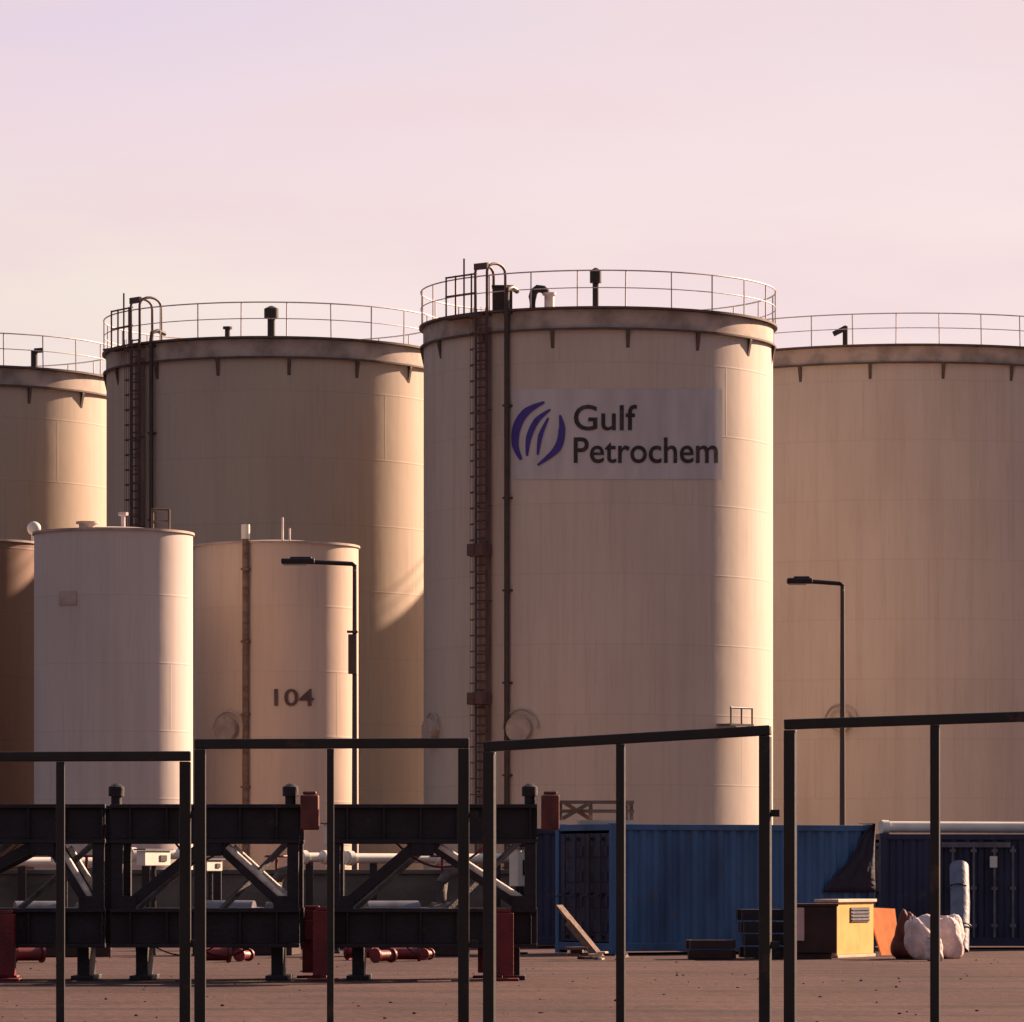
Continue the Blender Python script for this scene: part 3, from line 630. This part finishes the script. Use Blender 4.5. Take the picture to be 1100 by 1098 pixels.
# ------------------------------------------------------------ dark truss modules
TD = 70.0
def truss(label, pxl, pxr, apex, knob, leg_px, legh, redtop, kn=True):
    x0 = roofpt(pxl, TD); L = roofpt(pxr, TD)-x0; a = roofpt(apex, TD)-x0
    t = thing('truss_module', label, 'truss', (x0, TD, 0), 0, 'dark steel truss modules')
    zb0, zb1, zt0, zt1 = P(0, 1018, TD).z, P(0, 976, TD).z, P(0, 906, TD).z, P(0, 864, TD).z
    for Y in (0, 1.5):
        for nm, z0, z1 in (('top_beam', zt0, zt1), ('bottom_beam', zb0, zb1)):
            b = BM(); h = z1-z0
            box(b, (L/2, Y, z1-.03), (L, .26, .06)); box(b, (L/2, Y, z0+.03), (L, .26, .06)); box(b, (L/2, Y, (z0+z1)/2), (L, .05, h-.12))
            k = .3
            while k < L: box(b, (k, Y, (z0+z1)/2), (.03, .24, h-.124)); k += .55
            ob(nm, b, 'truss', t, bevel=.006)
        for xx in (.1, L-.1):
            b = BM(); box(b, (xx, Y, (zb1+zt0)/2), (.17, .2, zt0-zb1-.002)); ob('upright', b, 'truss', t, bevel=.006)
        for pa, pb in (((.2, zb1), (a-.05, zt0)), ((a+.12, zt0), (L-.2, zb1))):
            b = BM(); bar(b, (pa[0], Y, pa[1]), (pb[0], Y, pb[1]), .14, .15); db = ob('diagonal_brace', b, 'truss', t, bevel=.006)
            if pa[1] > pb[1]:
                b = BM(); rod(b, (pa[0]+.16, Y-.03, pa[1]-.05), (pb[0]+.02, Y-.03, pb[1]+.10), .055, seg=14); ob('sunlit_edge_rod', b, 'sunlit_edge', db, smooth=True)  # pale rod added as the sunlit upper edge of the descending brace
    # cross members between the two planes
    k = .4
    while k < L:
        b = BM(); box(b, (k, .75, zt1-.13), (.12, 1.2, .14)); ob('cross_member', b, 'truss', t)
        b = BM(); box(b, (k, .75, zb0+.15), (.12, 1.2, .14)); ob('cross_member', b, 'truss', t); k += .95
    for s in (0, 1):
        b = BM(); bar(b, (.3+s*L*.45, .1, zb1-.1), (L*.5+s*L*.42, 1.4, zt0+.05), .07, .07); ob('sway_brace', b, 'truss_brace', t)
    for nx_, nz_ in ((.22, zb1+.09), (a+.03, zt0-.09), (L-.22, zb1+.09)):
        b = BM(); box(b, (nx_, -.11, nz_), (.34, .016, .20))
        for bx in (-.12, 0, .12):
            for bz in (-.06, .06): rod(b, (nx_+bx, -.118, nz_+bz), (nx_+bx, -.135, nz_+bz), .014, seg=6)
        ob('gusset_plate', b, 'truss', t)
    for _k in range(3):
        xa = random.uniform(.2, L*.5); xb = xa+random.uniform(.5, L*.45); sag = random.uniform(.15, .4); zz = random.choice((zt0, zb0+.02)); yy = random.uniform(.3, 1.2)
        b = BM(); tube(b, [(xa+(xb-xa)*q/10, yy, zz-sag*4*(q/10)*(1-q/10)*(1 if zz == zt0 else .5)) for q in range(11)], random.choice((.012, .02)), 6); ob('hose', b, random.choice(('black', 'redbrown', 'truss_brace')), t, smooth=True)
    # pin on top
    kx = roofpt(knob, TD)-x0; b = BM(); rod(b, (kx, 0, zt1), (kx, 0, zt1+.12), .08, seg=12); rod(b, (kx, 0, zt1+.12), (kx, 0, zt1+.26), .12, seg=12); rod(b, (kx, 0, zt1+.26), (kx, 0, zt1+.31), .12, .04, seg=12); ob('lifting_pin', b, 'truss', t, smooth=True)
    # red jack legs on the ground
    for lx, Y in ((roofpt(leg_px, TD)-x0, -.3), (roofpt(leg_px, TD)-x0-.25, 1.75)):
        b = BM(); box(b, (lx, Y, legh/2+.04), (.30, .26, legh-.08)); box(b, (lx, Y, .02), (.46, .42, .04)); box(b, (lx, Y+(.17 if Y < 1 else -.17), zb0+.25), (.2, .12, .3))
        box(b, (lx, Y, legh+.03), (.22, .18, .06)); ob('jack_leg', b, 'red', t, bevel=.012)
    # dark skid feet carrying the inner ends
    for lx in (.45, L-.35):
        b = BM(); box(b, (lx, .75, zb0/2+.01), (.18, 1.1, zb0-.022)); box(b, (lx, .75, .035), (.34, 1.5, .07)); ob('skid_foot', b, 'truss', t, bevel=.01)
    if redtop:
        x = roofpt(redtop, TD)-x0; b = BM(); box(b, (x, -.05, P(0, 873, TD).z), (.27, .4, .52)); box(b, (x, -.05, P(0, 852, TD).z), (.2, .3, .05)); ob('end_block', b, 'redbrown', t, bevel=.02)
    return t
truss('right end dark truss module with a red leg, beside the blue container', 352, 577, 452, 569, 541, 1.02, 591)
truss('middle dark truss module between two other modules', 119, 322, 224, 312, 348, 1.05, 333)
truss('left dark truss module cut by the left frame edge', -108, 113, 44, 125, 8, 1.0, None)

# red couplings and scrap on the sand below the trusses
def coupling(label, px, py, D, rz, s=1.0, m='red'):
    p = P(px, py, D); t = thing('pipe_coupling', label, 'pipe fitting', (p.x, D, 0), rz, 'red pipe fittings lying under the trusses')
    b = BM(); rod(b, (-.22*s, 0, .13*s), (.22*s, 0, .13*s), .1*s, seg=14); ob('fitting_body', b, m, t, smooth=True)
    for q in (-.22, .22):
        b = BM(); rod(b, (q*s-.025, 0, .13*s+.005), (q*s+.025, 0, .13*s+.005), .135*s, seg=16); ob('flange', b, m, t, smooth=True)
for i, (px, s, rz, lab) in enumerate(((230, 1.1, .3, 'dark red pipe fitting left of the middle leg, nearest the double fence post'), (262, .8, 1.2, 'small red pipe fitting between the double fence post and the middle red leg'),
        (388, 1.1, -.4, 'red pipe fitting under the right end truss, leftmost of its row'), (412, .9, .9, 'red pipe fitting under the right end truss, second of its row'),
        (436, 1.0, .1, 'red pipe fitting under the right end truss, third of its row'), (458, .75, 1.3, 'red pipe fitting under the right end truss, last of its row'), (30, 1.1, .5, 'dark red pipe fitting beside the left red leg'))):
    coupling(lab, px, 1030, 84+(i % 3)*1.3, rz, s*1.1, 'red')

# ------------------------------------------------------------ yard clutter, right and centre
def at(px, D): return roofpt(px, D)
# leaning grey plank and broken pieces left of the blue container
t = thing('leaning_plank', 'weathered plank leaning before the dark end of the blue container', 'plank', (at(640, 88), 88, 0), R_(10))
b = BM(); bar(b, (.05, -.25, .03), (-.62, .5, 1.0), .20, .05); ob('board', b, 'timber', t, bevel=.005)
b = BM(); bar(b, (-.05, -.3, .06), (-.5, .2, .7), .06, .14); ob('batten', b, 'timber', t)
for lab, px, s, m in (('small yellowish block at the foot of the leaning plank', 643, .13, 'pale_timber'), ('dark lump of scrap left of the leaning plank', 622, .2, 'ladder'), ('pale offcut lying at the near corner of the blue container', 664, .11, 'pale_timber')):
    b = BM()
    for k in range(4):
        box(b, (random.uniform(-s, s), random.uniform(-s, s), s*(.25+.3*k)), (s*random.uniform(1, 2), s*random.uniform(.8, 1.5), s*.28), random.uniform(0, 3))
    o = ob('scrap_block', b, m, bevel=.008); o.location = (at(px, 86), 86, 0); tag(o, lab, 'scrap')
# dark stack of sleepers px 735-865
def stack(label, px0, px1, D, ztop, m, rows):
    x0 = at(px0, D); w = at(px1, D)-x0; t = thing('timber_stack', label, 'timber stack', (x0, D, 0), R_(4), 'dark timber stacks before the blue container')
    h = ztop/rows
    for r in range(rows):
        b = BM()
        for k in range(3):
            box(b, (w/2+random.uniform(-.05, .05), k*.27, h*(r+.5)), (w*random.uniform(.86, 1.0), .24, h*.86), random.uniform(-.02, .02))
        ob('timber_layer', b, m, t, bevel=.01)
stack('low dark timber stack at the foot of the blue container', 738, 792, 87, .38, 'brown', 2)
stack('taller dark timber stack behind the right double fence post', 797, 846, 88, .95, 'truss', 4)
# dark brown skid box with a pinkish board
t = thing('skid_box', 'dark brown box with a pinkish board on its front', 'box', (at(850, 87.3), 87.3, 0), R_(2))
b = BM(); w = at(899, 87.3)-at(850, 87.3); box(b, (w/2, .4, .56), (w, .8, .88)); box(b, (w/2, .4, .06), (w*.8, .7, .12)); box(b, (w/2, .4, 1.02), (w+.06, .86, .05)); ob('box_body', b, 'brown', t, bevel=.01)
b = BM(); box(b, (.12, -.03, .66), (.24, .03, .62)); ob('board', b, 'pink', t, bevel=.005)
# yellow cabinet turned so its face catches the sun
t = thing('cabinet', 'yellow cabinet with a grey vent panel, standing on the sand', 'cabinet', (at(899, 88.5), 88.5, 0), R_(64))
b = BM(); box(b, (.95, .2, .56), (1.9, .4, 1.0)); ob('cabinet_body', b, 'yellow', t, bevel=.015)
b = BM(); box(b, (.95, .2, 1.09), (2.0, .5, .06)); box(b, (.95, .2, .03), (1.96, .46, .06)); ob('cap', b, 'pale_timber', t, bevel=.01)
b = BM(); box(b, (1.15, -.012, .82), (.95, .02, .28))
for k in range(4): box(b, (1.15, -.03, .72+k*.065), (.9, .02, .02))
ob('vent_panel', b, 'steelgrey', t)
# orange sheet leaning beside it
t = thing('leaning_sheet', 'orange sheet leaning between yellow cabinet and white bags', 'sheet', (at(947, 90.5), 90.5, 0), R_(56))
b = BM(); v = [b.verts.new(p) for p in ((0, .0, .02), (.75, 0, .02), (1.1, .32, .92), (0, .3, .95))]; f = b.faces.new(v); r = bmesh.ops.extrude_face_region(b, geom=[f]); bmesh.ops.translate(b, verts=[e for e in r['geom'] if isinstance(e, bmesh.types.BMVert)], vec=(0, .03, 0)); ob('sheet_panel', b, 'orange', t)
b = BM(); bar(b, (.45, .85, .02), (.45, .36, .7), .05); ob('prop', b, 'timber', t)
# lumpy things
def lump(name, label, cat, px, D, sx, sy, sz, m, seed, group=None, rz=0, cone=0.0):
    rnd = random.Random(seed); b = BM(); bmesh.ops.create_icosphere(b, subdivisions=4, radius=1)
    ph = [rnd.uniform(0, 6) for _ in range(6)]
    for v in b.verts:
        c = v.co.copy(); k = 1+.025*math.sin(17*c.x+8*c.z+ph[3])*math.cos(13*c.y+ph[4])+.07*math.sin(4*c.x+ph[0]+3*c.z)+.06*math.sin(6*c.y+ph[1])+.045*math.sin(9*c.z+ph[2]+4*c.x)
        q = (abs(c.x)**4+abs(c.y)**4+abs(c.z)**4)**.25; c = c/(q**.55)*k
        tz = (c.z+1)/2; w = 1-cone*max(0, tz)
        v.co = Vector((c.x*sx*w, c.y*sy*w, max(0, (c.z+.93))*sz/2))
    o = ob(name, b, m, smooth=True, sharp=80); o.location = (at(px, D), D, 0); o.rotation_euler.z = rz
    return tag(o, label, cat, group)
lump('covered_heap', 'maroon covered heap between orange sheet and white bags', 'heap', 974, 88, .36, .4, .95, 'maroon', 3, cone=.62)
G2 = 'white bulk bags beside the fence post'
def bag(label, px, D, s, seed):
    t = thing('bulk_bag', label, 'bag', (at(px, D), D, 0), random.uniform(.5, 1.0), G2)
    o = lump('sack', '', '', 0, 1, .30*s, .30*s, .85*s, 'bag', seed, cone=.1); o.location = (0, 0, 0); o.parent = t
    for k in ('label', 'category'):
        if k in o.keys(): del o[k]
    for sx in (-1, 1):
        b = BM(); tube(b, [(sx*.2*s, -.12*s, .66*s), (sx*.2*s, -.07*s, .80*s), (sx*.2*s, .07*s, .80*s), (sx*.2*s, .12*s, .66*s)], .025, 6); ob('lifting_loop', b, 'bag', t)
bag('white bulk bag left of the right fence post, larger one', 990, 87, 1.0, 11)
bag('white bulk bag just right of the right middle fence post', 1019, 88, 1.0, 12)
bag('small white bag resting low beside the maroon heap', 1003, 85.5, .55, 13)
# greyish tarp figure leaning at px 1030, y 930-1015
t = thing('rolled_tarp', 'tall greyish rolled tarp propped against the navy container', 'tarp', (at(1034, 95.5), 95.5, 0), 0)
b = BM(); tube(b, [(-.1, -.3, 0), (-.05, .1, .5), (0, .5, 1.0), (.02, .9, 1.5), (.04, 1.15, 1.75)], .2, 16); ob('roll', b, 'tarp', t, smooth=True)
b = BM()
for z, y in ((.5, .1), (1.3, .74)): tube(b, [(-.03+.215*math.cos(k*math.pi/8), y+.215*math.sin(k*math.pi/8), z-.1*math.sin(k*math.pi/8)) for k in range(17)], .018, 6)
ob('strap', b, 'black', t)
# drain kerb strip at the containers
# ------------------------------------------------------------ fence
def panel(label, pxl, pxr, yl, yr, D0, D1, mid, midw=.075):
    a = P(pxl, yl, D0); c = P(pxr, yr, D1)
    t = thing('fence_panel', label, 'fence', (a.x, D0, 0), 0, 'dark framed fence panels in the foreground')
    o0 = Vector((a.x, D0, 0)); A = a-o0; B = c-o0; w = .112
    dirv = Vector((B.x, B.y, 0)).normalized()
    rz = math.atan2(B.y, B.x)
    for q in (A, B):
        b = BM(); hh = q.z-.105
        box(b, (q.x+(w/2*dirv.x if q is A else -w/2*dirv.x), q.y, hh/2), (w, w, hh), rz); ob('end_post', b, 'fence', t, bevel=.008)
    b = BM(); bar(b, A-Vector((0, 0, .05)), B-Vector((0, 0, .05)), .10, .10); ob('top_rail', b, 'fence', t, bevel=.01)
    f = (mid-pxl)/(pxr-pxl); q = A.lerp(B, f); b = BM(); box(b, (q.x, q.y, (q.z-.102)/2), (midw, .07, q.z-.105), rz); ob('middle_post', b, 'fence', t, bevel=.006)
    b = BM(); zb = .045; bar(b, Vector((A.x+w+.002, A.y, zb)), Vector((B.x-w-.002, B.y, zb)), .07, .08); ob('bottom_rail', b, 'fence', t, bevel=.008)
    # hinge-like clamps that tie neighbouring end posts
    for z in (.9, 2.2):
        b = BM(); box(b, (B.x+.03, B.y, z), (.11, .03, .07)); ob('clamp', b, 'fence', t)
panel('leftmost fence panel, lowest top rail, cut by the left frame edge', -92, 205, 808, 807, 47, 47, 65, .085)
panel('second fence panel from the left, level top rail before the small tanks', 209, 504, 794, 793, 46.8, 46.8, 355, .07)
panel('third fence panel from the left, rail climbing across the lettered tank', 520, 828, 797, 779, 46.6, 45.9, 668, .085)
panel('rightmost fence panel, highest top rail, cut by the right frame edge', 843, 1172, 773, 762, 45.8, 45.0, 1006, .09)
for o in list(C.objects):
    for k in ('label', 'category'):
        if k in o.keys() and o[k] == '': del o[k]
